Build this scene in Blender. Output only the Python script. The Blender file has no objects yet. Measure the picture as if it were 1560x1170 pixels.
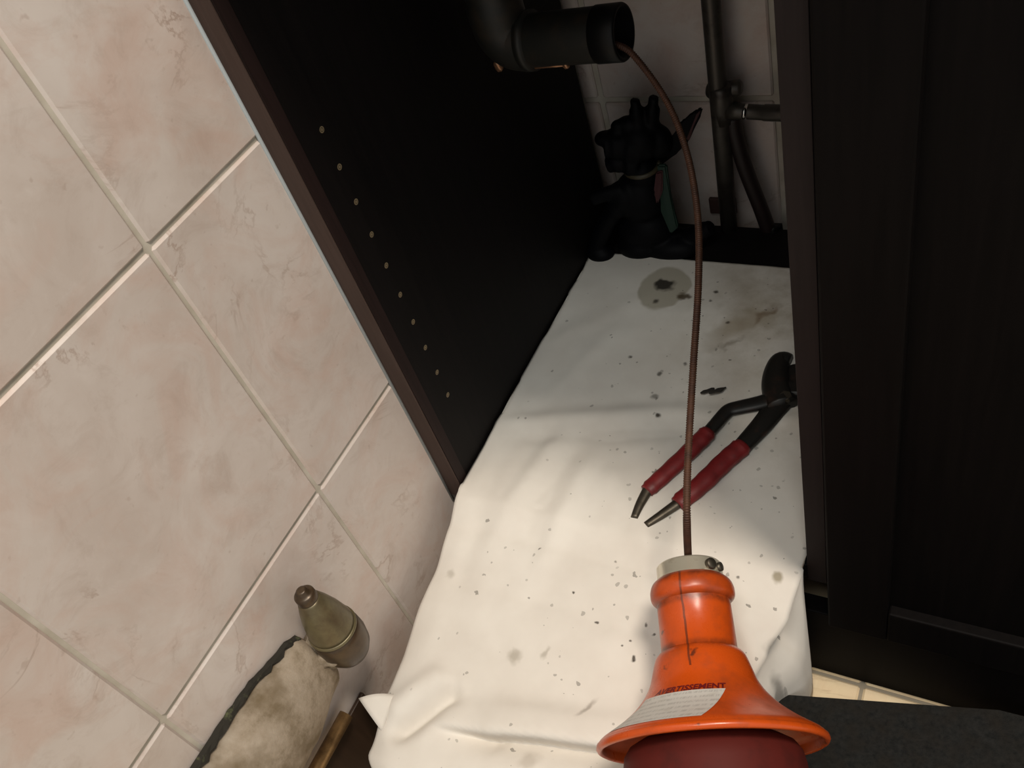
import bpy, bmesh, math, random
from mathutils import Vector, Matrix, noise

# ------------------------------------------------------------------ camera, world, lights, exposure
S = bpy.context.scene
COL = S.collection
S.view_settings.view_transform = 'Standard'
S.view_settings.look = 'None'
S.view_settings.gamma = 1.0
S.view_settings.use_curve_mapping = False
S.view_settings.exposure = 0.0

cam_data = bpy.data.cameras.new('camera')
cam_data.sensor_width = 36.0
cam_data.lens = 36.0 * 1340.95 / 1560.0
cam_data.clip_start = 0.01
cam = bpy.data.objects.new('camera', cam_data)
COL.objects.link(cam)
RIGHT = Vector((0.871174, 0.413958, -0.263999)); DOWN = Vector((0.142605, -0.727865, -0.670729)); FWD = Vector((-0.469809, 0.546674, -0.693129))
CAM = Vector((0.4600, -0.3830, 0.6800))
cam.matrix_world = Matrix(((RIGHT.x, -DOWN.x, -FWD.x, CAM.x), (RIGHT.y, -DOWN.y, -FWD.y, CAM.y),
                           (RIGHT.z, -DOWN.z, -FWD.z, CAM.z), (0, 0, 0, 1)))
S.camera = cam

w = bpy.data.worlds.new('room_daylight')
S.world = w
w.use_nodes = True
w.node_tree.nodes['Background'].inputs[0].default_value = (0.95, 0.97, 0.95, 1)
w.node_tree.nodes['Background'].inputs[1].default_value = 0.50

def area(name, loc, target, size, power, color):
    L = bpy.data.lights.new(name, 'AREA'); L.shape = 'DISK'; L.size = size
    L.energy = power; L.color = color
    o = bpy.data.objects.new(name, L); COL.objects.link(o)
    o.location = loc
    o.rotation_euler = (Vector(target) - Vector(loc)).to_track_quat('-Z', 'Y').to_euler()
    return o
area('ceiling_lamp', (0.95, -0.215, 2.25), (0.2, -0.15, 0.0), 0.36, 35, (1.0, 0.88, 0.74))
area('interior_fill', (0.55, -0.92, 2.25), (0.2, 0.1, 0.0), 0.55, 13, (0.95, 0.97, 0.92))  # unseen fill light, added to brighten the cabinet floor

# ------------------------------------------------------------------ helpers
def link(name, me, mat=None, parent=None):
    o = bpy.data.objects.new(name, me); COL.objects.link(o)
    if mat is not None: me.materials.append(mat)
    if parent is not None: o.parent = parent
    return o

def empty(name, loc=(0, 0, 0)):
    o = bpy.data.objects.new(name, None); COL.objects.link(o); o.location = loc
    o.empty_display_size = 0.02
    return o

def tag(o, label, cat, group=None):
    o['label'] = label; o['category'] = cat
    if group: o['group'] = group
    return o

def struct(o):
    o['kind'] = 'structure'; return o

def smooth(me):
    for p in me.polygons: p.use_smooth = True
    return me

def bm_mesh(bm, name, sm=False):
    me = bpy.data.meshes.new(name)
    bmesh.ops.recalc_face_normals(bm, faces=bm.faces)
    bm.to_mesh(me); bm.free()
    if sm: smooth(me)
    return me

def box_bm(lo, hi, bevel=0.0, seg=2):
    bm = bmesh.new()
    bmesh.ops.create_cube(bm, size=1)
    for v in bm.verts:
        v.co = Vector([lo[i] + (v.co[i] + 0.5) * (hi[i] - lo[i]) for i in range(3)])
    if bevel:
        bmesh.ops.bevel(bm, geom=bm.edges[:], offset=bevel, segments=seg, profile=0.5, affect='EDGES')
    return bm

def box(name, lo, hi, mat, parent=None, bevel=0.001, seg=2):
    return link(name, bm_mesh(box_bm(lo, hi, bevel, seg), name), mat, parent)

def lathe(name, prof, mat, parent=None, n=48, cap0=True, cap1=True):
    """prof: list of (z, r) swept round local z"""
    vs, fs = [], []
    for z, r in prof:
        for k in range(n):
            a = 2 * math.pi * k / n
            vs.append((r * math.cos(a), r * math.sin(a), z))
    for i in range(len(prof) - 1):
        for k in range(n):
            k2 = (k + 1) % n
            fs.append((i * n + k, i * n + k2, (i + 1) * n + k2, (i + 1) * n + k))
    if cap0: fs.append(tuple(range(n))[::-1])
    if cap1: fs.append(tuple((len(prof) - 1) * n + k for k in range(n)))
    me = bpy.data.meshes.new(name); me.from_pydata(vs, [], fs)
    bm = bmesh.new(); bm.from_mesh(me); bmesh.ops.recalc_face_normals(bm, faces=bm.faces); bm.to_mesh(me); bm.free()
    for p in me.polygons: p.use_smooth = len(p.vertices) == 4
    return link(name, me, mat, parent)

def spline(pts, per=12):
    P = [Vector(p) for p in pts]
    P = [P[0] * 2 - P[1]] + P + [P[-1] * 2 - P[-2]]
    out = []
    for i in range(1, len(P) - 2):
        for k in range(per):
            t = k / per
            a, b, c, d = P[i - 1], P[i], P[i + 1], P[i + 2]
            out.append(0.5 * ((2 * b) + (c - a) * t + (2 * a - 5 * b + 4 * c - d) * t * t + (3 * b - a - 3 * c + d) * t ** 3))
    out.append(P[-2])
    return out

def tube_bm(path, rad, n=12, cap=True, flat=1.0, up=None, bm=None):
    """sweep a circle (or an ellipse squeezed along `up`) along path"""
    bm = bm or bmesh.new()
    path = [Vector(p) for p in path]
    N = len(path)
    rings = []
    prev = None
    for i, p in enumerate(path):
        t = (path[min(i + 1, N - 1)] - path[max(i - 1, 0)]).normalized()
        if up is not None:
            u = Vector(up); u = (u - t * u.dot(t)).normalized()
        elif prev is None:
            u = t.orthogonal().normalized()
        else:
            u = (prev - t * prev.dot(t)).normalized()
        prev = u
        s = t.cross(u)
        r = rad(i / max(1, N - 1)) if callable(rad) else (rad[i] if isinstance(rad, (list, tuple)) else rad)
        rings.append([bm.verts.new(p + u * (r * flat * math.sin(2 * math.pi * k / n)) + s * (r * math.cos(2 * math.pi * k / n))) for k in range(n)])
    for i in range(N - 1):
        for k in range(n):
            bm.faces.new((rings[i][k], rings[i][(k + 1) % n], rings[i + 1][(k + 1) % n], rings[i + 1][k]))
    if cap:
        bm.faces.new(rings[0][::-1]); bm.faces.new(rings[-1])
    return bm

def tube(name, path, rad, mat, parent=None, **k):
    return link(name, bm_mesh(tube_bm(path, rad, **k), name, True), mat, parent)

def blob_bm(c, r, seed=0, amp=0.3, freq=1.0, sub=3, bm=None):
    b = bmesh.new()
    bmesh.ops.create_icosphere(b, subdivisions=sub, radius=1)
    r = Vector(r) if not isinstance(r, (int, float)) else Vector((r, r, r))
    for v in b.verts:
        n = v.co.normalized()
        k = 1 + amp * noise.noise(n * freq + Vector((seed * 7.1, seed * 3.3, seed)))
        v.co = Vector((n.x * r.x, n.y * r.y, n.z * r.z)) * k + Vector(c)
    return b

# ------------------------------------------------------------------ materials
def mat(name, color, rough=0.5, metal=0.0, spec=0.5):
    m = bpy.data.materials.new(name); m.use_nodes = True
    b = m.node_tree.nodes['Principled BSDF']
    b.inputs['Base Color'].default_value = (*color, 1)
    b.inputs['Roughness'].default_value = rough
    b.inputs['Metallic'].default_value = metal
    b.inputs['Specular IOR Level'].default_value = spec
    m.diffuse_color = (*color, 1)
    return m

class NT:
    """small node-tree writer"""
    def __init__(s, m):
        s.t = m.node_tree; s.b = s.t.nodes['Principled BSDF']
    def n(s, typ, **kw):
        x = s.t.nodes.new(typ)
        for k, v in kw.items():
            if k.startswith('i_'):
                key = k[2:]
                x.inputs[int(key) if key.isdigit() else key.replace('_', ' ')].default_value = v
            else: setattr(x, k, v)
        return x
    def l(s, a, b): s.t.links.new(a, b)
    def coords(s, scale=(1, 1, 1), rnd=False):
        tc = s.n('ShaderNodeTexCoord'); mp = s.n('ShaderNodeMapping')
        mp.inputs['Scale'].default_value = scale
        s.l(tc.outputs['Object'], mp.inputs['Vector'])
        if rnd:
            oi = s.n('ShaderNodeObjectInfo'); mu = s.n('ShaderNodeMath', operation='MULTIPLY', i_1=37.0)
            s.l(oi.outputs['Random'], mu.inputs[0])
            cb = s.n('ShaderNodeCombineXYZ')
            for i in range(3): s.l(mu.outputs[0], cb.inputs[i])
            s.l(cb.outputs[0], mp.inputs['Location'])
        return mp.outputs['Vector']
    def noise(s, vec, scale, detail=4, rough=0.55, dist=0.0):
        x = s.n('ShaderNodeTexNoise'); x.inputs['Scale'].default_value = scale
        x.inputs['Detail'].default_value = detail; x.inputs['Roughness'].default_value = rough
        x.inputs['Distortion'].default_value = dist
        s.l(vec, x.inputs['Vector']); return x.outputs['Fac']
    def ramp(s, fac, stops):
        x = s.n('ShaderNodeValToRGB'); e = x.color_ramp.elements
        while len(e) < len(stops): e.new(0.5)
        for el, (p, c) in zip(e, stops):
            el.position = p
            el.color = (*c, 1) if isinstance(c, tuple) else (c, c, c, 1)
        s.l(fac, x.inputs['Fac']); return x.outputs['Color']
    def mix(s, fac, a, b, mode='MIX'):
        x = s.n('ShaderNodeMix', data_type='RGBA', blend_type=mode)
        for src, idx in ((fac, 0), (a, 6), (b, 7)):
            if isinstance(src, (int, float)): x.inputs[idx].default_value = src
            elif isinstance(src, tuple): x.inputs[idx].default_value = (*src, 1)
            else: s.l(src, x.inputs[idx])
        return x.outputs[2]
    def math(s, op, a, b=None, clamp=False):
        x = s.n('ShaderNodeMath', operation=op, use_clamp=clamp)
        for v, i in ((a, 0), (b, 1)):
            if v is None: continue
            if isinstance(v, (int, float)): x.inputs[i].default_value = v
            else: s.l(v, x.inputs[i])
        return x.outputs[0]
    def color(s, c): s.l(c, s.b.inputs['Base Color'])
    def rough(s, c): s.l(c, s.b.inputs['Roughness'])
    def bump(s, h, strength=0.3, dist=0.001):
        x = s.n('ShaderNodeBump'); x.inputs['Strength'].default_value = strength
        x.inputs['Distance'].default_value = dist
        s.l(h, x.inputs['Height']); s.l(x.outputs[0], s.b.inputs['Normal'])

def tile_mat(name, base, pale, vein, rosy, rough=0.35):
    m = mat(name, base, rough); t = NT(m)
    v = t.coords((1, 1, 1), True)
    big = t.noise(v, 9, 5, 0.6, 0.6)
    c = t.mix(t.ramp(big, [(0.35, 0.0), (0.68, 1.0)]), base, pale)
    ros = t.noise(v, 14, 6, 0.65, 1.2)
    c = t.mix(t.ramp(ros, [(0.46, 0.0), (0.70, 0.65)]), c, rosy)
    wv = t.noise(v, 7, 7, 0.62, 1.6)
    ridge = t.math('ABSOLUTE', t.math('SUBTRACT', wv, 0.5))
    br = t.noise(v, 16, 3, 0.5)
    vf = t.math('MULTIPLY', t.ramp(ridge, [(0.0, 0.70), (0.020, 0.0)]), t.ramp(br, [(0.50, 0.0), (0.70, 1.0)]))
    c = t.mix(vf, c, vein)
    md = t.noise(v, 26, 7, 0.72, 0.8)
    c = t.mix(t.ramp(md, [(0.52, 0.0), (0.72, 0.30)]), c, vein)
    c = t.mix(t.ramp(md, [(0.30, 0.5), (0.46, 0.0)]), c, pale)
    sp = t.noise(v, 130, 2, 0.5)
    c = t.mix(t.ramp(sp, [(0.70, 0.0), (0.78, 0.35)]), c, vein)
    t.color(c)
    t.bump(t.noise(v, 60, 3), 0.08, 0.0006)
    return m

M = {}
M['wall_tile'] = tile_mat('wall_tile', (0.535, 0.460, 0.415), (0.63, 0.565, 0.525), (0.33, 0.230, 0.180), (0.54, 0.395, 0.335))
M['floor_tile'] = tile_mat('floor_tile', (0.78, 0.62, 0.40), (0.84, 0.70, 0.48), (0.60, 0.45, 0.28), (0.78, 0.58, 0.38))
M['grout'] = mat('grout', (0.62, 0.56, 0.46), 0.9)
t = NT(M['grout']); v = t.coords()
t.color(t.ramp(t.noise(v, 25, 4), [(0.35, (0.40, 0.36, 0.29)), (0.65, (0.56, 0.52, 0.45))]))
M['floor_grout'] = mat('floor_grout', (0.30, 0.26, 0.20), 0.95)
M['caulk'] = mat('caulk', (0.34, 0.37, 0.38), 0.5)

def wood_mat(name, dark, light, scale=(60, 60, 3), rough=0.42, spec=0.3):
    m = mat(name, dark, rough, 0, spec); t = NT(m); v = t.coords(scale)
    g = t.noise(v, 3.0, 6, 0.7, 0.4)
    t.color(t.ramp(g, [(0.3, dark), (0.7, light)]))
    t.bump(g, 0.12, 0.0005)
    return m
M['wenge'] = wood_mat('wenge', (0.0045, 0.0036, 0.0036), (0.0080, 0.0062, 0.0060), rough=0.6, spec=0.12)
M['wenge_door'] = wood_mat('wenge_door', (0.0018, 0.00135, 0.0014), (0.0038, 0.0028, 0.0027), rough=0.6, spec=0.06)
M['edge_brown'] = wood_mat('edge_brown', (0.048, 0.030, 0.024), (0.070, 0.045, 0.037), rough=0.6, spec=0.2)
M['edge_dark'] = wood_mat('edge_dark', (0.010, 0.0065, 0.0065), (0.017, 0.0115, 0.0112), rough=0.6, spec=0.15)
M['lit_strip'] = wood_mat('lit_strip', (0.012, 0.007, 0.0062), (0.022, 0.012, 0.011), rough=0.6, spec=0.15)  # tone of the lamplit front of the inner panel face
M['pin_tan'] = mat('pin_tan', (0.20, 0.15, 0.085), 0.6)
M['worktop'] = mat('worktop', (0.10, 0.09, 0.08), 0.4)
M['terracotta'] = mat('terracotta', (0.05, 0.022, 0.018), 0.8)

# cloth: off-white canvas with dirt specks, a wet ring and smears
M['cloth'] = mat('cloth', (0.70, 0.65, 0.59), 0.92, 0, 0.15)
t = NT(M['cloth']); v = t.coords()
c = t.ramp(t.noise(v, 11, 4, 0.6), [(0.3, (0.66, 0.61, 0.55)), (0.7, (0.76, 0.72, 0.66))])
sx = t.n('ShaderNodeSeparateXYZ'); t.l(v, sx.inputs[0])
def cloth_spot(c, p, r0, r1, col, amt, warp=0.012, wscale=60, stretch=(1, 1, 1), rot=0.0):
    nz = t.n('ShaderNodeTexNoise'); nz.inputs['Scale'].default_value = wscale; t.l(v, nz.inputs['Vector'])
    sub = t.n('ShaderNodeVectorMath', operation='SUBTRACT'); t.l(nz.outputs['Color'], sub.inputs[0]); sub.inputs[1].default_value = (0.5, 0.5, 0.5)
    sc = t.n('ShaderNodeVectorMath', operation='SCALE'); t.l(sub.outputs[0], sc.inputs[0]); sc.inputs['Scale'].default_value = warp * 2
    ad = t.n('ShaderNodeVectorMath', operation='ADD'); t.l(v, ad.inputs[0]); t.l(sc.outputs[0], ad.inputs[1])
    s2 = t.n('ShaderNodeVectorMath', operation='SUBTRACT'); t.l(ad.outputs[0], s2.inputs[0]); s2.inputs[1].default_value = (p[0], p[1], 0.0)
    mp = t.n('ShaderNodeMapping', vector_type='TEXTURE'); t.l(s2.outputs[0], mp.inputs['Vector'])
    mp.inputs['Rotation'].default_value = (0, 0, rot); mp.inputs['Scale'].default_value = (stretch[0], stretch[1], 1e3)
    ln = t.n('ShaderNodeVectorMath', operation='LENGTH'); t.l(mp.outputs[0], ln.inputs[0])
    f = t.n('ShaderNodeMapRange', interpolation_type='SMOOTHSTEP'); t.l(ln.outputs['Value'], f.inputs['Value'])
    f.inputs['From Min'].default_value = r0; f.inputs['From Max'].default_value = r1
    f.inputs['To Min'].default_value = amt; f.inputs['To Max'].default_value = 0
    return t.mix(f.outputs[0], c, col)
# general grime on the far right side
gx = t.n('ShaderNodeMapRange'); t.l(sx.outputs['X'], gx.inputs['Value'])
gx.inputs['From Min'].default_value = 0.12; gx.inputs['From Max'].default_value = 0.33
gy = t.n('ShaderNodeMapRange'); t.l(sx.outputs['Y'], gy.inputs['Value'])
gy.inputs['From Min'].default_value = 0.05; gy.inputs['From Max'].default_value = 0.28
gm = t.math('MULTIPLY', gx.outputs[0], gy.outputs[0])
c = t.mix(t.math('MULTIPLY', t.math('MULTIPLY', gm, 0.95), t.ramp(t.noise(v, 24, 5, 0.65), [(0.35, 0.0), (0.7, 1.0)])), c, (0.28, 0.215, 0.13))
c = cloth_spot(c, (0.1296, 0.3053), 0.027, 0.031, (0.36, 0.32, 0.24), 0.75, 0.006, 40, (1.0, 1.25))
c = cloth_spot(c, (0.1282, 0.3096), 0.006, 0.012, (0.03, 0.025, 0.02), 0.95, 0.012, 60, (1.2, 1.0))
c = cloth_spot(c, (0.1566, 0.2950), 0.003, 0.008, (0.07, 0.045, 0.02), 0.9, 0.008, 70)
c = cloth_spot(c, (0.1279, 0.2833), 0.001, 0.005, (0.06, 0.05, 0.04), 0.9, 0.004, 70)
c = cloth_spot(c, (0.2300, 0.2579), 0.01, 0.06, (0.30, 0.23, 0.14), 0.55, 0.03, 25, (1.0, 0.35), 0.75)
c = cloth_spot(c, (0.2480, 0.2806), 0.0, 0.016, (0.20, 0.13, 0.07), 0.7, 0.02, 45, (1.6, 0.5), 0.9)
c = cloth_spot(c, (0.2234, 0.2325), 0.0, 0.018, (0.22, 0.18, 0.13), 0.55, 0.02, 60, (1.5, 0.4), 0.8)
c = cloth_spot(c, (0.3343, -0.0162), 0.002, 0.0055, (0.27, 0.23, 0.15), 0.8, 0.003, 90)
c = cloth_spot(c, (0.1361, -0.1354), 0.002, 0.009, (0.40, 0.36, 0.30), 0.75, 0.006, 90)
c = cloth_spot(c, (0.1630, -0.1268), 0.001, 0.006, (0.42, 0.38, 0.32), 0.7, 0.006, 90, (0.6, 1.2))
c = cloth_spot(c, (0.0438, -0.0831), 0.001, 0.006, (0.42, 0.38, 0.32), 0.6, 0.005, 90)
c = cloth_spot(c, (0.2143, -0.1575), 0.001, 0.009, (0.30, 0.26, 0.22), 0.7, 0.005, 90, (0.4, 1.6), -0.5)
c = cloth_spot(c, (0.1806, -0.2096), 0.002, 0.014, (0.45, 0.40, 0.34), 0.5, 0.010, 60)
c = cloth_spot(c, (0.3419, -0.0667), 0.002, 0.009, (0.10, 0.09, 0.08), 0.6, 0.005, 60)
c = cloth_spot(c, (0.2383, -0.1083), 0.001, 0.003, (0.05, 0.04, 0.03), 0.9, 0.003, 120)
c = cloth_spot(c, (0.1843, 0.1242), 0.0014, 0.0040, (0.045, 0.036, 0.026), 0.95, 0.003, 110)
c = cloth_spot(c, (0.1727, 0.1481), 0.0014, 0.0055, (0.045, 0.036, 0.026), 0.60, 0.003, 110)
c = cloth_spot(c, (0.1675, 0.1799), 0.0010, 0.0042, (0.045, 0.036, 0.026), 0.80, 0.003, 110)
c = cloth_spot(c, (0.1284, 0.1964), 0.0006, 0.0030, (0.045, 0.036, 0.026), 0.80, 0.003, 110)
c = cloth_spot(c, (0.1886, 0.1969), 0.0006, 0.0030, (0.045, 0.036, 0.026), 0.70, 0.003, 110)
c = cloth_spot(c, (0.1885, 0.3070), 0.0010, 0.0040, (0.045, 0.036, 0.026), 0.90, 0.003, 110)
c = cloth_spot(c, (0.1864, 0.2919), 0.0006, 0.0030, (0.045, 0.036, 0.026), 0.70, 0.003, 110)
c = cloth_spot(c, (0.2152, 0.2615), 0.0010, 0.0036, (0.045, 0.036, 0.026), 0.80, 0.003, 110)
c = cloth_spot(c, (0.1688, -0.0704), 0.0005, 0.0018, (0.045, 0.036, 0.026), 0.90, 0.003, 110)
c = cloth_spot(c, (0.1975, -0.0888), 0.0007, 0.0020, (0.045, 0.036, 0.026), 0.85, 0.003, 110)
c = cloth_spot(c, (0.2401, -0.0788), 0.0007, 0.0022, (0.045, 0.036, 0.026), 0.75, 0.003, 110)
c = cloth_spot(c, (0.2482, -0.0856), 0.0006, 0.0020, (0.045, 0.036, 0.026), 0.80, 0.003, 110)
c = cloth_spot(c, (0.2303, -0.0944), 0.0005, 0.0017, (0.045, 0.036, 0.026), 0.80, 0.003, 110)
c = cloth_spot(c, (0.2260, -0.1019), 0.0004, 0.0015, (0.045, 0.036, 0.026), 0.80, 0.003, 110)
c = cloth_spot(c, (0.3030, -0.0241), 0.0006, 0.0020, (0.045, 0.036, 0.026), 0.70, 0.003, 110)
c = cloth_spot(c, (0.1248, -0.0418), 0.0004, 0.0015, (0.045, 0.036, 0.026), 0.70, 0.003, 110)
c = cloth_spot(c, (0.1968, -0.0349), 0.0004, 0.0018, (0.045, 0.036, 0.026), 0.60, 0.003, 110)
for cell, thr, amt, seed in ((60, 0.085, 1.0, 0.0), (130, 0.13, 0.7, 3.7), (30, 0.045, 0.85, 8.1)):
    mp = t.n('ShaderNodeMapping'); mp.inputs['Location'].default_value = (seed, seed * 0.7, 0); mp.inputs['Scale'].default_value = (1, 1, 0.0)
    t.l(v, mp.inputs['Vector'])
    wn = t.n('ShaderNodeTexNoise'); wn.inputs['Scale'].default_value = 160; t.l(mp.outputs[0], wn.inputs['Vector'])
    wsc = t.n('ShaderNodeVectorMath', operation='SCALE'); t.l(wn.outputs['Color'], wsc.inputs[0]); wsc.inputs['Scale'].default_value = 0.55 / cell
    wad = t.n('ShaderNodeVectorMath', operation='ADD'); t.l(mp.outputs[0], wad.inputs[0]); t.l(wsc.outputs[0], wad.inputs[1])
    vo = t.n('ShaderNodeTexVoronoi'); vo.inputs['Scale'].default_value = cell; t.l(wad.outputs[0], vo.inputs['Vector'])
    sc = t.n('ShaderNodeSeparateColor'); t.l(vo.outputs['Color'], sc.inputs[0])
    # only some cells hold a speck; more of them on the right half
    lim = t.n('ShaderNodeMapRange'); t.l(sx.outputs['X'], lim.inputs['Value'])
    lim.inputs['From Min'].default_value = 0.03; lim.inputs['From Max'].default_value = 0.28
    lim.inputs['To Min'].default_value = 0.04; lim.inputs['To Max'].default_value = 0.62
    on = t.math('LESS_THAN', sc.outputs[0], lim.outputs[0])
    rad = t.math('MULTIPLY', sc.outputs[1], thr * 1.8)
    hit = t.math('LESS_THAN', vo.outputs['Distance'], rad)
    c = t.mix(t.math('MULTIPLY', t.math('MULTIPLY', on, hit), t.math('MULTIPLY', t.math('POWER', sc.outputs[2], 0.5), amt)), c, (0.045, 0.036, 0.026))
t.color(c)
t.bump(t.noise(v, 900, 2), 0.12, 0.0004)

def dirty(name, col, dirt, amount=(0.5, 0.75), scale=30, rough=0.4, metal=0.0, spec=0.5):
    m = mat(name, col, rough, metal, spec); t = NT(m); v = t.coords()
    n1 = t.noise(v, scale, 6, 0.65)
    t.color(t.mix(t.ramp(n1, [(amount[0], 0.0), (amount[1], 1.0)]), col, dirt))
    t.bump(n1, 0.1, 0.0006)
    return m
# orange plastic with dirt and a dark mould seam
M['orange'] = mat('orange_plastic', (0.52, 0.068, 0.007), 0.3, 0, 0.5)
t = NT(M['orange']); v = t.coords()
n1 = t.noise(v, 32, 6, 0.7)
c = t.mix(t.ramp(n1, [(0.50, 0.0), (0.78, 0.8)]), (0.53, 0.070, 0.006), (0.20, 0.036, 0.010))
sp = t.n('ShaderNodeSeparateXYZ'); t.l(v, sp.inputs[0])
n2 = t.noise(v, 60, 4)
wob = t.math('ADD', sp.outputs['X'], t.math('MULTIPLY', t.math('SUBTRACT', n2, 0.5), 0.003))
seam = t.math('MULTIPLY', t.math('LESS_THAN', t.math('ABSOLUTE', t.math('ADD', wob, 0.0075)), 0.0008), t.math('LESS_THAN', sp.outputs['Y'], 0.0))
seam = t.math('MULTIPLY', seam, t.math('GREATER_THAN', sp.outputs['Z'], 0.045))
c = t.mix(t.math('MULTIPLY', seam, 0.75), c, (0.07, 0.02, 0.01))
gr = t.n('ShaderNodeMapRange'); t.l(sp.outputs['Z'], gr.inputs['Value'])   # grime worn into the grip ring
gr.inputs['From Min'].default_value = 0.085; gr.inputs['From Max'].default_value = 0.13
c = t.mix(t.math('MULTIPLY', gr.outputs[0], t.ramp(t.noise(v, 55, 5), [(0.40, 0.1), (0.65, 0.85)])), c, (0.20, 0.034, 0.012))
for z_, w_, am in ((0.0625, 0.0045, 0.75), (0.096, 0.005, 0.85), (0.113, 0.005, 0.7)):   # black grime caught at the steps of the neck
    bd = t.n('ShaderNodeMapRange', interpolation_type='SMOOTHSTEP'); t.l(t.math('ABSOLUTE', t.math('SUBTRACT', sp.outputs['Z'], z_)), bd.inputs['Value'])
    bd.inputs['From Min'].default_value = 0.0; bd.inputs['From Max'].default_value = w_; bd.inputs['To Min'].default_value = am; bd.inputs['To Max'].default_value = 0
    c = t.mix(t.math('MULTIPLY', bd.outputs[0], t.ramp(t.noise(v, 45, 5, 0.7), [(0.38, 0.15), (0.6, 1.0)])), c, (0.06, 0.016, 0.007))
c = t.mix(t.ramp(t.noise(v, 75, 3), [(0.68, 0.0), (0.74, 0.8)]), c, (0.05, 0.015, 0.008))
t.color(c); t.rough(t.ramp(n1, [(0.3, 0.20), (0.7, 0.42)]))
M['maroon'] = dirty('maroon_drum', (0.085, 0.012, 0.009), (0.05, 0.010, 0.008), scale=40, rough=0.6, spec=0.15)
M['steel'] = dirty('steel', (0.80, 0.74, 0.60), (0.34, 0.25, 0.13), (0.54, 0.78), 70, 0.28, 0.65)
M['steel_dark'] = dirty('steel_dark', (0.10, 0.085, 0.065), (0.04, 0.03, 0.02), scale=90, rough=0.45, metal=0.8)
M['rust'] = dirty('rust', (0.085, 0.034, 0.017), (0.042, 0.018, 0.011), (0.4, 0.7), 90, 0.6, 0.3)
M['label_white'] = mat('label_white', (0.58, 0.56, 0.52), 0.5)
t = NT(M['label_white']); uvn = t.n('ShaderNodeTexCoord')
su = t.n('ShaderNodeSeparateXYZ'); t.l(uvn.outputs['UV'], su.inputs[0])
row = t.math('FRACT', t.math('MULTIPLY', su.outputs['Y'], 6.0))
on = t.math('LESS_THAN', t.math('ABSOLUTE', t.math('SUBTRACT', row, 0.5)), 0.22)
mp = t.n('ShaderNodeMapping'); mp.inputs['Scale'].default_value = (70, 6, 1); t.l(uvn.outputs['UV'], mp.inputs['Vector'])
ln = t.noise(mp.outputs[0], 1.0, 2)
c = t.mix(t.math('MULTIPLY', on, t.ramp(ln, [(0.42, 0.0), (0.55, 0.35)])), (0.58, 0.565, 0.53), (0.20, 0.19, 0.18))
c = t.mix(t.ramp(t.noise(uvn.outputs['UV'], 4, 5), [(0.55, 0.0), (0.8, 0.5)]), c, (0.34, 0.30, 0.22))
t.color(c)
M['print_red'] = mat('print_red', (0.13, 0.006, 0.008), 0.5)
M['red_grip'] = dirty('red_grip', (0.20, 0.014, 0.015), (0.10, 0.011, 0.011), (0.45, 0.75), 60, 0.5)
M['black_steel'] = dirty('black_steel', (0.016, 0.014, 0.012), (0.05, 0.025, 0.018), (0.55, 0.75), 60, 0.45, 0.3)
M['pipe_dark'] = dirty('pipe_dark', (0.011, 0.0108, 0.0085), (0.028, 0.019, 0.012), (0.5, 0.72), 45, 0.55, 0.2)
M['pipe_black'] = mat('pipe_black', (0.003, 0.003, 0.003), 0.5, 0, 0.25)
M['bronze'] = mat('bronze', (0.38, 0.20, 0.11), 0.35, 0.7)
M['grey_pipe'] = dirty('grey_pipe', (0.075, 0.066, 0.056), (0.035, 0.028, 0.024), (0.5, 0.7), 50, 0.4, 0.5)
M['chrome'] = mat('chrome', (0.8, 0.8, 0.78), 0.15, 1.0)
M['brown_hose'] = mat('brown_hose', (0.013, 0.006, 0.0055), 0.5)
M['black_resin'] = mat('black_resin', (0.0022, 0.0022, 0.0032), 0.55, 0, 0.10)
M['green_paint'] = mat('green_paint', (0.006, 0.026, 0.016), 0.6)
M['red_paint'] = mat('red_paint', (0.045, 0.006, 0.008), 0.6)
M['gold_paint'] = mat('gold_paint', (0.05, 0.04, 0.02), 0.5)
M['cement'] = mat('cement', (0.36, 0.29, 0.21), 0.95, 0, 0.2)
t = NT(M['cement']); v = t.coords()
c = t.ramp(t.noise(v, 38, 7, 0.7), [(0.30, (0.15, 0.112, 0.07)), (0.5, (0.29, 0.235, 0.175)), (0.72, (0.37, 0.31, 0.245))])
c = t.mix(t.ramp(t.noise(v, 18, 4), [(0.50, 0.0), (0.66, 0.85)]), c, (0.12, 0.085, 0.045))
t.color(c); t.bump(t.noise(v, 160, 5, 0.7), 0.5, 0.002)
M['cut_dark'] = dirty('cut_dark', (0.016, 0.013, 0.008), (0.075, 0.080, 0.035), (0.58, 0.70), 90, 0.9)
M['olive'] = dirty('olive', (0.145, 0.120, 0.062), (0.080, 0.055, 0.030), (0.42, 0.7), 45, 0.38, 0.35)
M['olive_dark'] = dirty('olive_dark', (0.075, 0.048, 0.026), (0.035, 0.022, 0.014), (0.4, 0.7), 60, 0.35, 0.35)
M['brass'] = dirty('brass', (0.34, 0.21, 0.09), (0.12, 0.07, 0.03), (0.45, 0.7), 50, 0.35, 0.7)
M['shade_brown'] = wood_mat('shade_brown', (0.030, 0.017, 0.011), (0.050, 0.029, 0.018))  # dark tone for the shade between wall and cloth
M['charcoal'] = mat('charcoal', (0.020, 0.021, 0.021), 0.9, 0, 0.15)
t = NT(M['charcoal']); v = t.coords()
g = t.noise(v, 240, 5, 0.75); g2 = t.noise(v, 60, 4)
t.color(t.mix(t.ramp(g2, [(0.4, 0.0), (0.7, 0.7)]), t.ramp(g, [(0.3, (0.006, 0.0065, 0.0065)), (0.7, (0.022, 0.022, 0.021))]), (0.016, 0.013, 0.010)))
t.bump(g, 0.8, 0.002)
M['soot'] = mat('soot', (0.02, 0.016, 0.012), 0.9)

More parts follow.
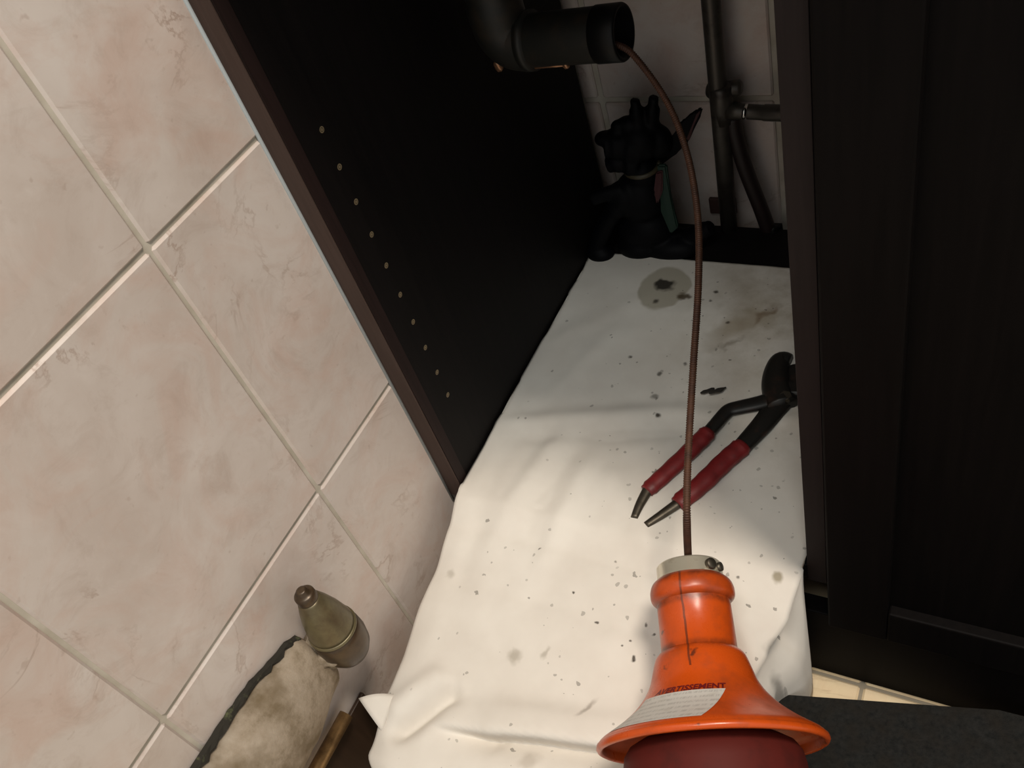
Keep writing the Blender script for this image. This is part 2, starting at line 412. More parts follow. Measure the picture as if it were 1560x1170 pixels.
# ------------------------------------------------------------------ room shell: tiled walls and floor
random.seed(4)
ZF = -0.15                                     # floor level (0 = underside of the cabinet carcass)
GAP, BV, TH = 0.0032, 0.0018, 0.0065
tile_cache = {}
def tile_piece(w_, h_, m, parent, place, key):
    k = (round(w_, 4), round(h_, 4), key)
    if k not in tile_cache:
        me = bm_mesh(box_bm((-w_ / 2, -h_ / 2, 0), (w_ / 2, h_ / 2, TH), BV, 1), 'tile')
        me.materials.append(m); tile_cache[k] = me
    o = bpy.data.objects.new('tile', tile_cache[k]); COL.objects.link(o)
    o.parent = parent; o.matrix_local = place
    return o

YJ, XJ = -0.119, 0.026                         # joint positions
rows = [ZF, -0.083, 0.168, 0.420, 0.672, 0.924, 1.176, 1.428]
YB = 0.452
wl = struct(box('wall_left', (-0.08, -0.92, ZF - 0.05), (-0.002, YB + 0.08, 1.43), M['grout'], bevel=0))
cols = [YJ + 0.2 * k for k in range(-4, 3)]
for i in range(len(cols)):
    y0 = cols[i]; y1 = min(cols[i] + 0.2, YB)
    for z0, z1 in zip(rows[:-1], rows[1:]):
        jit = Matrix.Translation((random.uniform(-0.0002, 0.0002), (y0 + y1) / 2, (z0 + z1) / 2))
        R_ = Matrix(((0, 0, 1, 0), (1, 0, 0, 0), (0, 1, 0, 0), (0, 0, 0, 1)))      # tile x->y, y->z, normal->+x
        tile_piece(y1 - y0 - GAP, z1 - z0 - GAP, M['wall_tile'], wl,
                   jit @ Matrix.Translation((-TH, 0, 0)) @ R_ @ Matrix.Rotation(random.uniform(-0.002, 0.002), 4, 'Z'), 'wall')
wb = struct(box('wall_back', (-0.002, YB + 0.004, ZF - 0.05), (1.43, YB + 0.08, 1.43), M['grout'], bevel=0))
xcols = [0.0] + [XJ + 0.2 * k for k in range(0, 8)]
for x0, x1 in zip(xcols[:-1], xcols[1:]):
    for z0, z1 in zip(rows[:-1], rows[1:]):
        R_ = Matrix(((1, 0, 0, 0), (0, 0, -1, 0), (0, 1, 0, 0), (0, 0, 0, 1)))     # tile x->x, y->z, normal->-y
        tile_piece(x1 - x0 - GAP * 2.2, z1 - z0 - GAP * 2.2, M['wall_tile'], wb,
                   Matrix.Translation(((x0 + x1) / 2, YB + TH, (z0 + z1) / 2)) @ R_, 'wall')
fl = struct(box('floor', (-0.002, -0.95, ZF - 0.06), (1.45, YB + 0.004, ZF - 0.002), M['floor_grout'], bevel=0))
for i in range(7):
    for k in range(7):
        x0, y0 = i * 0.2, -0.009 + 0.2 * (k - 4)
        x1, y1 = x0 + 0.2, min(y0 + 0.2, YB)
        tile_piece(x1 - x0 - GAP, y1 - y0 - GAP, M['floor_tile'], fl,
                   Matrix.Translation(((x0 + x1) / 2, (y0 + y1) / 2, ZF - TH)), 'floor')
cb = struct(tube('trim_1', [(0.0, -0.0010, -0.01), (0.0, -0.0010, 0.70)], 0.0016, M['caulk'], n=8))
sk = struct(box('trim_2', (0.140, YB - 0.006, 0.0188), (0.172, YB - 0.0005, 0.040), M['terracotta'], bevel=0.001))

# ------------------------------------------------------------------ sink cabinet, neighbour cabinet, plinth, worktop
PT = 0.0186
sink = tag(empty('sink_cabinet', (0.18, 0.2, 0)), 'open dark brown cabinet with a row of shelf pin holes inside', 'cabinet')
def kid(o, p):
    o.parent = p; o.matrix_parent_inverse = Matrix.Translation(p.location).inverted(); return o
lp = kid(box('side_panel', (0.0006, 0.0012, 0), (PT, 0.425, 0.699), M['wenge'], bevel=0.0006), sink)
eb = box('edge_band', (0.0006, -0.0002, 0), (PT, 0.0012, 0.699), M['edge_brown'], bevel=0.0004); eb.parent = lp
eb['label'] = 'lighter brown front edge band'
eb = box('lit_strip', (PT - 0.0004, 0.0013, 0), (PT + 0.0006, 0.0135, 0.699), M['lit_strip'], bevel=0.0002); eb.parent = lp  # light falling on the inner face, put in as a browner strip
eb['label'] = 'reddish brown strip of painted light along the inner front edge'
rp = kid(box('side_panel', (0.354, 0.0012, 0), (0.369, 0.425, 0.699), M['wenge'], bevel=0.0006), sink)
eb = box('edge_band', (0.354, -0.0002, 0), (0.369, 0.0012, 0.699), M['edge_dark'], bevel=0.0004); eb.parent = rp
kid(box('bottom_panel', (PT, 0.002, 0), (0.354, 0.425, 0.0186), M['wenge'], bevel=0.0006), sink)
for zc in [0.68 + 0.4414 * q for q in (-0.6327, -0.7047, -0.7766, -0.8487, -0.9215, -0.9945, -1.0668, -1.139, -1.2125, -1.2834)]:
    o = lathe('shelf_pin_hole', [(0.00005, 0.0006), (-0.00002, 0.0014), (0.00005, 0.0020), (0.00015, 0.0023), (0.0, 0.0025)], M['pin_tan'], n=14, cap1=False)
    o.matrix_world = Matrix.Translation((PT, 0.0385, zc)) @ Matrix.Rotation(math.pi / 2, 4, 'Y')
    o.parent = lp

nb = tag(empty('base_cabinet', (0.62, 0.2, 0)), 'closed black brown cabinet with framed door at the right edge', 'cabinet')
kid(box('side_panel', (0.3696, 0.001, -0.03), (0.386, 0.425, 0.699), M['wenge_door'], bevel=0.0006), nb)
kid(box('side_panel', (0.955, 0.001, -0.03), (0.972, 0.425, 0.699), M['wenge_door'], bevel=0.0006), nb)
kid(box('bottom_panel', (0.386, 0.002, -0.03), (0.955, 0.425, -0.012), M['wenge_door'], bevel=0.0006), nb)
DY0, DY1 = -0.0195, -0.0005
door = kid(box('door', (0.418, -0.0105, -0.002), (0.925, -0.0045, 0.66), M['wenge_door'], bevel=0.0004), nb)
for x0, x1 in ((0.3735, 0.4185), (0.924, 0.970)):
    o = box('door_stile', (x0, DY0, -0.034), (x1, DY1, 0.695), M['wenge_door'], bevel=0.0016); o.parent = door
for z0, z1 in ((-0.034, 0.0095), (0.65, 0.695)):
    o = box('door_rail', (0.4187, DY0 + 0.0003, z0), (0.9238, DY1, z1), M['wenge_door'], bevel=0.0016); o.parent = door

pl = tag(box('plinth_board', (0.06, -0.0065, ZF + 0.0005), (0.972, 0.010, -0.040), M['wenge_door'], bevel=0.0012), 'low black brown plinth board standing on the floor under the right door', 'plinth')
wt = tag(box('worktop', (0.001, -0.022, 0.70), (1.25, YB - 0.002, 0.738), M['worktop'], bevel=0.004), 'dark worktop slab lying on top of the two cabinets', 'worktop')

# ------------------------------------------------------------------ cloth
def lerp_table(tab, x):
    if x <= tab[0][0]: return tab[0][1]
    for (a, b), (c_, d) in zip(tab[:-1], tab[1:]):
        if x <= c_:
            k = (x - a) / (c_ - a); k = k * k * (3 - 2 * k)
            return b + (d - b) * k
    return tab[-1][1]
XL = [(-0.30, 0.085), (-0.272, 0.062), (-0.25, 0.043), (-0.20, 0.0335), (-0.108, 0.0255), (-0.01, 0.0222), (0.0, 0.0214), (0.36, 0.0205)]
XR = [(-0.30, 0.325), (-0.10, 0.331), (-0.07, 0.338), (-0.04, 0.347), (0.0, 0.3512), (0.36, 0.3515)]
ZT = [(-0.30, -0.038), (-0.25, -0.020), (-0.17, -0.016), (-0.09, -0.002), (-0.04, 0.011), (-0.008, 0.0222), (0.03, 0.0222), (0.36, 0.0218)]
FOLDS = [   # (x0, y0, x1, y1, height, width, offset)
    (0.105, -0.195, 0.315, -0.147, 0.004, 0.014, 0.0),
    (0.096, -0.178, 0.060, -0.232, -0.013, 0.009, 0.0), (0.080, -0.168, 0.044, -0.215, 0.006, 0.012, 0.0),
    (0.100, -0.180, 0.150, -0.205, -0.004, 0.014, 0.0),
    (0.03, 0.085, 0.20, 0.135, 0.0035, 0.010, 0.0), (0.05, 0.065, 0.22, 0.112, -0.002, 0.010, 0.0),
    (0.20, 0.135, 0.34, 0.150, 0.0025, 0.010, 0.0),
    (0.10, 0.085, 0.075, -0.05, 0.0045, 0.012, 0.0), (0.14, 0.06, 0.13, -0.06, 0.0035, 0.010, 0.0), (0.12, 0.07, 0.105, -0.03, -0.0025, 0.010, 0.0),
    (0.05, 0.03, 0.055, -0.10, -0.002, 0.012, 0.0), (0.16, 0.05, 0.23, -0.02, 0.003, 0.012, 0.0),
    (0.29, -0.03, 0.335, -0.085, 0.004, 0.010, 0.0), (0.31, -0.07, 0.33, -0.12, -0.004, 0.008, 0.0),
    (0.03, 0.20, 0.12, 0.30, 0.001, 0.012, 0.0), (0.06, 0.12, 0.10, 0.24, 0.0012, 0.010, 0.0),
]
def fold_h(x, y):
    h = 0.0
    for x0, y0, x1, y1, a, wd, _ in FOLDS:
        dx, dy = x1 - x0, y1 - y0; L = math.hypot(dx, dy)
        u = ((x - x0) * dx + (y - y0) * dy) / (L * L)
        if u < -0.3 or u > 1.3: continue
        d = ((x - x0) * dy - (y - y0) * dx) / L
        win = max(0.0, min(1.0, (u + 0.15) / 0.3)) * max(0.0, min(1.0, (1.15 - u) / 0.3))
        win = win * win * (3 - 2 * win)
        h += a * win * math.exp(-(d / wd) ** 2)
    # the long crease: the cloth above it bellies over a sharp step
    x0, y0, x1, y1 = 0.096, -0.209, 0.330, -0.150
    dx, dy = x1 - x0, y1 - y0; L = math.hypot(dx, dy)
    u = ((x - x0) * dx + (y - y0) * dy) / (L * L)
    d = ((x - x0) * dy - (y - y0) * dx) / L + 0.0015 * math.sin(u * 7)      # > 0 on the near side of the crease
    win = max(0.0, min(1.0, (u + 0.05) / 0.25)) * max(0.0, min(1.0, (1.2 - u) / 0.3))
    st = max(0.0, min(1.0, (d + 0.004) / 0.009)); st = st * st * (3 - 2 * st)
    h += win * (0.006 * math.exp(-(min(0, d + 0.002) / 0.016) ** 2) * (1 - st) - st * 0.019 * math.exp(-(max(0, d) / 0.02) ** 2))
    TUCK[0] = win * 0.0105 * math.exp(-((d + 0.004) / 0.005) ** 2)         # upper lip leans out over the crease
    return h
TUCK = [0.0]
def cloth_mesh():
    rws = [(0.356 - 0.613 * i / 260, 0.0) for i in range(261)]
    yb = rws[-1][0]
    for q in (0.15, 0.3, 0.45, 0.6, 0.75, 0.9, 1.0):
        a = q * math.pi / 2
        rws.append((yb - 0.03 * math.sin(a), 0.03 * (1 - math.cos(a))))
    for k in range(1, 10): rws.append((yb - 0.03 - 0.004 * k / 9, 0.03 + 0.075 * k / 9))
    NC, ND = 120, 12
    vs, fs = [], []
    for y, drop in rws:
        xl, xr = lerp_table(XL, y), lerp_table(XR, y)
        yy = max(y, -0.258)
        line = []
        def top(x):
            flat = 1.0 if y < 0.03 else max(0.25, 1 - (y - 0.03) / 0.5)
            z = lerp_table(ZT, yy) + fold_h(x, y)
            z += flat * (0.0030 * noise.noise(Vector((x * 13, y * 13, 2.0))) + 0.0010 * noise.noise(Vector((x * 45, y * 38, 7.0))))
            edge = min(1.0, max(0.0, (x - xl) / 0.03), 1.0) * min(1.0, max(0.0, (xr - x) / 0.03))
            if y < -0.006: z -= 0.007 * (1 - edge) ** 2 * min(1, -y / 0.05)
            z = max(z, 0.0206) if y > -0.004 else z
            if drop > 0: z += 0.004 * math.sin(x * 70 + 1) * min(1, drop / 0.05)
            return z
        fy = 0.012 * math.sin(lerp_table([(0, 0), (1, 1)], 0.0))
        kl = max(0.0, min(1.0, -y / 0.05)); kl = kl * kl * (3 - 2 * kl)
        zl, zr = top(xl) - drop, top(xr) - drop
        for k in range(ND, 0, -1):                       # left hanging edge
            q = k / ND
            z = zl - 0.075 * q * kl
            x = xl - 0.004 * math.sin(q * 3.0) * kl + 0.012 * q * q * kl
            line.append((x, y, max(z, ZF + 0.004)))
        for k in range(NC + 1):
            x = xl + (xr - xl) * k / NC
            wave = 0.006 * math.sin(x * 55) * min(1, drop / 0.04)
            zt = top(x)
            line.append((x, y + wave - TUCK[0], max(zt - drop, ZF + 0.003)))
        kr = max(0.0, min(1.0, (-0.005 - y) / 0.03)); kr = kr * kr * (3 - 2 * kr)
        tail = lerp_table([(-0.125, 0.0), (-0.105, 1.0), (0.36, 1.0)], y)
        for k in range(1, ND + 1):                       # right hanging edge; its back stretch reaches the floor
            q = k / ND
            L = (0.052 + 0.100 * tail) * kr
            z = zr - L * q
            x = xr + kr * (0.004 * math.sin(q * math.pi) - 0.020 * math.sin(min(1, q * 2.2) * math.pi) * tail * 0.8 + 0.020 * max(0, q - 0.35) * tail) - 0.014 * tail * q * lerp_table([(-0.075, 1.0), (-0.045, 0.0)], y)
            line.append((x, y, max(z, ZF + 0.003)))
        vs += line
    W_ = NC + 1 + 2 * ND
    for i in range(len(rws) - 1):
        for k in range(W_ - 1):
            fs.append((i * W_ + k, i * W_ + k + 1, (i + 1) * W_ + k + 1, (i + 1) * W_ + k))
    me = bpy.data.meshes.new('drop_cloth'); me.from_pydata(vs, [], fs)
    return smooth(me)
cloth = link('drop_cloth', cloth_mesh(), M['cloth'])
so = cloth.modifiers.new('thickness', 'SOLIDIFY'); so.thickness = 0.0014; so.offset = -1
tag(cloth, 'white canvas drop cloth with dirt specks spilling out of the cabinet', 'cloth')
# small loose corner poking out on the left
vs = []
A0, A1, A2 = Vector((0.017, -0.2165, -0.008)), Vector((0.046, -0.198, -0.020)), Vector((0.046, -0.232, -0.024))
bm = bmesh.new()
N = 8
grid = {}
for i in range(N + 1):
    for j in range(N + 1 - i):
        a, b = i / N, j / N
        p = A0 * (1 - a - b) + A1 * a + A2 * b
        p.z += 0.006 * math.sin(a * 3.1) * (1 - b) + 0.003 * math.sin(b * 3)
        grid[i, j] = bm.verts.new(p)
for i in range(N):
    for j in range(N - i):
        bm.faces.new((grid[i, j], grid[i + 1, j], grid[i, j + 1]))
        if i + j < N - 1: bm.faces.new((grid[i + 1, j], grid[i + 1, j + 1], grid[i, j + 1]))
cc = link('cloth_corner', bm_mesh(bm, 'cloth_corner', True), M['cloth'], cloth)
so = cc.modifiers.new('thickness', 'SOLIDIFY'); so.thickness = 0.0012

# ------------------------------------------------------------------ drain auger
AO, AA, AX, AY = Vector((0.3301, -0.1756, 0.0587)), Vector((-0.3808, 0.9013, 0.2067)), Vector((0.9148, 0.3998, -0.0578)), Vector((-0.1348, 0.1671, -0.9767))
aug = empty('drain_auger')
aug.matrix_world = Matrix(((AX.x, AY.x, AA.x, AO.x), (AX.y, AY.y, AA.y, AO.y), (AX.z, AY.z, AA.z, AO.z), (0, 0, 0, 1)))
tag(aug, 'orange funnel shaped drain auger with a rusty cable lying on the cloth', 'drain auger')
PR = [(-0.0000, 0.0785), (0.0038, 0.0751), (0.0077, 0.0690), (0.0129, 0.0611), (0.0207, 0.0514), (0.0296, 0.0435), (0.0385, 0.0382), (0.0463, 0.0357), (0.0537, 0.0335), (0.0579, 0.0318), (0.0611, 0.0290), (0.0635, 0.0255), (0.0654, 0.0227), (0.0711, 0.0220), (0.0832, 0.0223), (0.0910, 0.0231), (0.0940, 0.0237), (0.0965, 0.0254), (0.0985, 0.0284), (0.1010, 0.0307), (0.1045, 0.0313), (0.1085, 0.0309), (0.1126, 0.0292), (0.1157, 0.0258)]
def prof_r(s):
    for (a, b), (c_, d) in zip(PR[:-1], PR[1:]):
        if a <= s <= c_: return b + (d - b) * (s - a) / (c_ - a)
    return PR[-1][1]
R0 = PR[0][1]
outer = [(-0.0042, R0 - 0.0022), (-0.0034, R0 - 0.0006), (-0.0018, R0 + 0.0003), (0.0006, R0 - 0.0002)]
fine = []
pts = spline([(s, r, 0) for s, r in PR], 4)
for p in pts[1:]: fine.append((p.x, p.y))
inner = [(s + 0.0012, max(0.012, r - 0.0032)) for s, r in fine if r > 0.030][::-1]
full = [(-0.0030, R0 - 0.0040)] + outer + fine + [(PR[-1][0] + 0.0004, 0.012)]
bell = lathe('bell_guard', [p for p in inner] + full, M['orange'], aug, n=72, cap0=False, cap1=True)
C0, C1, CR = (0.1136, 0.1276, 0.0253)
lathe('collar', [(C0 - 0.001, CR - 0.0015), (C0, CR), (C0 + 0.0030, CR), (C0 + 0.0036, CR - 0.0006), (C1 - 0.0016, CR - 0.0006), (C1, CR - 0.002), (C1, CR - 0.0045), (C1 - 0.003, CR - 0.006), (C1 - 0.0034, 0.004)], M['steel'], aug, n=48)
# set screw and its dark socket on the front right of the collar
th = math.radians(-52)
def on_collar(ang, rr, z): return Vector((rr * math.cos(ang), rr * math.sin(ang), z))
sd = on_collar(th, 1, 0); cm = (C0 + C1) / 2
tube('set_screw', [sd * (CR - 0.003) + Vector((0, 0, cm)), sd * (CR + 0.0022) + Vector((0, 0, cm)), sd * (CR + 0.0030) + Vector((0, 0, cm))], [0.0042, 0.0042, 0.0034], M['steel_dark'], aug, n=16)
tube('set_screw', [on_collar(th + 0.42, CR - 0.003, cm), on_collar(th + 0.42, CR + 0.0016, cm)], 0.0034, M['steel_dark'], aug, n=14)
# drum inside the guard
lathe('drum', [(-0.085, 0.020), (-0.080, 0.052), (-0.074, 0.059), (-0.066, 0.0612), (-0.040, 0.0615), (-0.016, 0.0613), (-0.008, 0.0600), (-0.002, 0.056), (0.003, 0.047), (0.006, 0.02)], M['maroon'], aug, n=64)
# warning label and lettering laid on the cone
def cone_pt(ang, s, lift): # ang measured from the side that faces up and out, + to the right
    r = prof_r(s) + lift
    return Vector((r * math.sin(ang), -r * math.cos(ang), s))
LA0, LA1, LS0, LS1 = -1.08, 0.30, 0.0045, 0.0262
bm = bmesh.new(); uvl = bm.loops.layers.uv.new('UVMap')
NU, NV = 26, 8
gv = {}
for i in range(NU + 1):
    for j in range(NV + 1):
        q = j / NV
        a1 = -0.05 + (LA1 + 0.05) * q; a0 = LA0 * (1 - 0.05 * q)
        gv[i, j] = (bm.verts.new(cone_pt(a0 + (a1 - a0) * i / NU, LS0 + (LS1 - LS0) * q, 0.0005)), (i / NU, q))
for i in range(NU):
    for j in range(NV):
        vv = [gv[i, j], gv[i + 1, j], gv[i + 1, j + 1], gv[i, j + 1]]
        fc = bm.faces.new([x[0] for x in vv])
        for lp_, x in zip(fc.loops, vv): lp_[uvl].uv = x[1]
link('warning_label', bm_mesh(bm, 'warning_label', True), M['label_white'], aug)
fc = bpy.data.curves.new('lettering', 'FONT'); fc.body = 'AVERTISSEMENT'; fc.size = 1.0; fc.shear = 0.25; fc.offset = 0.03; fc.resolution_u = 3
fo = bpy.data.objects.new('lettering_source', fc); COL.objects.link(fo)
dg = bpy.context.evaluated_depsgraph_get()
tm = bpy.data.meshes.new_from_object(fo.evaluated_get(dg))
bpy.data.objects.remove(fo); bpy.data.curves.remove(fc)
xs = [v.co.x for v in tm.vertices]; wmin, wmax = min(xs), max(xs)
for v in tm.vertices:
    u = (v.co.x - wmin) / (wmax - wmin)
    v.co = cone_pt(-0.80 + 1.14 * u, LS1 + 0.0005 + 0.0054 * v.co.y, 0.0006)
tm.materials.clear()
link('lettering', tm, M['print_red'], aug)

# coiled cable: a helical ridge wound along the path
cpts = [AA * -0.02 + Vector((0.2815, -0.0606, 0.0851)), Vector((0.2815, -0.0606, 0.0851)), Vector((0.2868, -0.0569, 0.1457)), Vector((0.2786, -0.0201, 0.1658)), Vector((0.2680, 0.0398, 0.1986)), Vector((0.2563, 0.1020, 0.2267)), Vector((0.2424, 0.1539, 0.2482)), Vector((0.2232, 0.1985, 0.2749)), Vector((0.2010, 0.2268, 0.3050)), Vector((0.1747, 0.2370, 0.3409)), Vector((0.1587, 0.2391, 0.3505))]
path = spline(cpts, 60)
# resample evenly
dist = [0.0]
for a, b in zip(path[:-1], path[1:]): dist.append(dist[-1] + (b - a).length)
step = 0.00045; npt = int(dist[-1] / step)
res, j = [], 0
for i in range(npt):
    d = i * step
    while j < len(dist) - 2 and dist[j + 1] < d: j += 1
    k = (d - dist[j]) / max(1e-9, dist[j + 1] - dist[j])
    res.append(path[j].lerp(path[j + 1], k))
rads = [0.00265 + 0.00035 * math.cos(2 * math.pi * i / 4) for i in range(npt)]
cable = tube('cable', res, rads, M['rust'], None, n=10)
cable.parent = aug; cable.matrix_parent_inverse = aug.matrix_world.inverted()
cable['label'] = 'rusty coiled cable running up into the drain pipe'

# ------------------------------------------------------------------ pump pliers
pli = tag(empty('pump_pliers', (0.2623, 0.0957, 0.0240)), 'pump pliers with red grips lying open on the cloth', 'pliers')
def P3(x, y, z): return Vector((x, y, z))
zp = 0.0300
def pk(name, path, rad, m, flat=0.6, n=14):
    return kid(tube(name, path, rad, m, None, n=n, flat=flat, up=(0, 0, 1)), pli)
def grip(path, r):
    N = len(path)
    def rr(t): return r * (1.0 + 0.025 * math.sin(t * 34)) * (1.06 - 0.08 * t) * (1.0 if 0.03 < t < 0.97 else 0.86)
    return pk('grip', path, rr, M['red_grip'], 0.72)
h1 = [Vector((0.3026, 0.1826, 0.0300)), Vector((0.2900, 0.1665, 0.0300)), Vector((0.2772, 0.1563, 0.0300)), Vector((0.2598, 0.1468, 0.0300)), Vector((0.2512, 0.1417, 0.0300)), Vector((0.2474, 0.1350, 0.0300)), Vector((0.2423, 0.1199, 0.0300)), Vector((0.2362, 0.1023, 0.0300))]
pk('handle', spline(h1, 6), lambda t: 0.0092 - 0.0030 * t, M['black_steel'], 0.5)
grip(spline([Vector((0.2396, 0.1120, 0.0300)), Vector((0.2326, 0.0935, 0.0300)), Vector((0.2177, 0.0610, 0.0290)), Vector((0.2046, 0.0342, 0.0280))], 12), 0.0082)
pk('handle_tip', spline([Vector((0.2054, 0.0374, 0.0280)), Vector((0.2032, 0.0197, 0.0270)), Vector((0.2027, 0.0049, 0.0260))], 6), lambda t: 0.0052 - 0.0018 * t, M['steel_dark'], 0.7)
h2 = [Vector((0.2994, 0.1796, 0.0260)), Vector((0.2930, 0.1656, 0.0260)), Vector((0.2851, 0.1366, 0.0270)), Vector((0.2729, 0.1028, 0.0280)), Vector((0.2656, 0.0855, 0.0280))]
pk('handle', spline(h2, 8), lambda t: 0.0145 - 0.0078 * t, M['black_steel'], 0.5)
grip(spline([Vector((0.2742, 0.1046, 0.0280)), Vector((0.2632, 0.0834, 0.0280)), Vector((0.2505, 0.0546, 0.0280)), Vector((0.2356, 0.0280, 0.0270))], 12), 0.0092)
pk('handle_tip', spline([Vector((0.2363, 0.0297, 0.0270)), Vector((0.2253, 0.0145, 0.0260)), Vector((0.2153, 0.0007, 0.0255))], 6), lambda t: 0.0050 - 0.0016 * t, M['steel_dark'], 0.7)
pk('jaw', spline([Vector((0.2973, 0.1563, 0.0300)), Vector((0.2854, 0.1775, 0.0300)), Vector((0.2809, 0.1984, 0.0300)), Vector((0.2824, 0.2129, 0.0300)), Vector((0.2900, 0.2125, 0.0300))], 8), lambda t: 0.0150 - 0.0062 * t, M['black_steel'], 0.6)
pk('jaw', spline([Vector((0.3055, 0.1698, 0.0280)), Vector((0.3033, 0.1897, 0.0280)), Vector((0.2967, 0.2076, 0.0280))], 8), lambda t: 0.0130 - 0.004 * t, M['black_steel'], 0.6)
piv = Vector((0.2984, 0.1628, 0.0360))
pv = lathe('pivot_nut', [(-0.004, 0.0062), (0.0015, 0.0062), (0.0025, 0.0052)], M['steel_dark'], None, n=6)
pv.location = piv; kid(pv, pli)

# ------------------------------------------------------------------ drain pipe stub with elbow
dp = tag(empty('drain_pipe', (0.1038, 0.2500, 0.3504)), 'thick dark drain pipe stub ending open above the black figurine', 'pipe')
pe, pL = Vector((0.1598, 0.2500, 0.3536)), Vector((0.0709, 0.2500, 0.3500))
dirp = (pe - pL).normalized(); LN = (pe - pL).length
def along(o):
    q = Vector((0, 0, 1)).rotation_difference(dirp)
    o.matrix_world = Matrix.Translation(pL) @ q.to_matrix().to_4x4(); return kid(o, dp)
RP = 0.0222
o = lathe('pipe_barrel', [(-0.006, RP - 0.001), (-0.004, RP), (LN - 0.014, RP), (LN - 0.013, RP + 0.0002)], M['pipe_dark'], n=40); along(o)
o = lathe('end_sleeve', [(LN - 0.019, RP - 0.001), (LN - 0.0185, RP + 0.0008), (LN + 0.003, RP + 0.0008), (LN + 0.0045, RP), (LN + 0.0045, RP - 0.0025), (LN - 0.018, RP - 0.0035), (LN - 0.0185, 0.002)], M['pipe_black'], n=40); along(o)
el = [pL + dirp * 0.004, pL, pL - dirp * 0.010 + Vector((0, 0, 0.003)), pL - dirp * 0.017 + Vector((0, 0, 0.012)), pL - dirp * 0.019 + Vector((0, 0, 0.028)), pL - dirp * 0.019 + Vector((0, 0, 0.08)), pL - dirp * 0.019 + Vector((0, 0, 0.28)), Vector((pL.x - 0.018, pL.y, 0.699))]
kid(tube('elbow', spline(el, 6), lambda t: RP + 0.0022 if t < 0.62 else RP, M['pipe_dark'], n=28), dp)
kid(tube('elbow_lip', [pL + dirp * 0.002, pL + dirp * 0.010], RP + 0.0030, M['pipe_dark'], n=32), dp)
for px, r in ((Vector((0.0427, 0.2440, 0.3323)), (0.0045, 0.004, 0.0065)), (Vector((0.1121, 0.2380, 0.3336)), (0.0034, 0.003, 0.0034))):
    kid(link('solder_drip', bm_mesh(blob_bm(px, r, 2, 0.4, 1.5, 2), 'solder_drip', True), M['bronze']), dp)
kid(tube('solder_seam', [Vector((0.0824, 0.2380, 0.3327)), Vector((0.0984, 0.2380, 0.3334)), Vector((0.1123, 0.2380, 0.3342))], 0.0018, M['bronze'], n=8), dp)

# ------------------------------------------------------------------ supply pipes on the back wall
YP = 0.42
wp = tag(empty('water_pipe', (0.1789, 0.4200, 0.1857)), 'thin grey upright water pipe with a side branch before the back tiles', 'pipe')
ptop, pbot = Vector((0.1790, 0.4200, 0.2942)), Vector((0.1695, 0.4200, -0.0248))
dv = (ptop - pbot).normalized()
pbot2 = pbot - dv * ((pbot.z - 0.0188) / dv.z) if pbot.z < 0.0188 else pbot
pbot2.z = 0.0188
kid(tube('upright', [pbot2, pbot2.lerp(ptop, 0.5), ptop, ptop + dv * 0.2, Vector((ptop.x + 0.01, ptop.y, 0.699))], 0.0096, M['grey_pipe'], n=20), wp)
tee = Vector((0.1788, 0.4200, 0.1910))
o = tube('tee_fitting', [tee + dv * 0.014, tee + dv * 0.011, tee - dv * 0.010, tee - dv * 0.016, tee - dv * 0.03], [0.0098, 0.0116, 0.0116, 0.0104, 0.0097], M['grey_pipe'], n=20); kid(o, wp)
kid(tube('tee_lug', [tee + Vector((-0.0165, 0.006, 0.004)), tee + Vector((-0.0145, 0.006, 0.004)), tee + Vector((0.018, 0.006, 0.007)), tee + Vector((0.020, 0.006, 0.007))], [0.0060, 0.0080, 0.0080, 0.0060], M['grey_pipe'], n=14), wp)
b0, b1 = Vector((0.1842, 0.4180, 0.1769)), Vector((0.2457, 0.4180, 0.1722))
kid(tube('branch', [b0, b0.lerp(b1, 0.2), b0.lerp(b1, 0.24), b0.lerp(b1, 0.6), b0.lerp(b1, 0.62), Vector((0.3535, b1.y, b1.z - 0.002))], [0.0085, 0.0085, 0.0078, 0.0078, 0.0085, 0.0085], M['grey_pipe'], n=18), wp)
kid(tube('union_ring', [Vector((0.2028, 0.4130, 0.1785)), Vector((0.2062, 0.4130, 0.1782))], 0.0078, M['chrome'], n=18), wp)
hs = tag(empty('supply_hose', (0.2062, 0.4200, 0.0927)), 'dark brown hose slanting down to the right from the pipe tee', 'hose')
hp = spline([Vector((0.1866, 0.4250, 0.1647)), Vector((0.1882, 0.4250, 0.1432)), Vector((0.1947, 0.4250, 0.1016)), Vector((0.2088, 0.4250, 0.0445)), Vector((0.2158, 0.4250, 0.0129))], 8)
kid(tube('hose', hp, 0.0085, M['brown_hose'], n=16), hs)
kid(tube('ferrule', [Vector((0.2151, 0.4250, 0.0148)), Vector((0.2181, 0.4250, 0.0015))], 0.0068, M['grey_pipe'], n=16), hs)
he = Vector((0.2231, 0.4250, -0.0178)); he.z = max(he.z, 0.020)
kid(tube('tail_nut', [Vector((0.2182, 0.4250, 0.0025)), he, Vector((he.x + 0.001, he.y, 0.0188))], [0.0082, 0.0088, 0.0088], M['pipe_black'], n=6), hs)

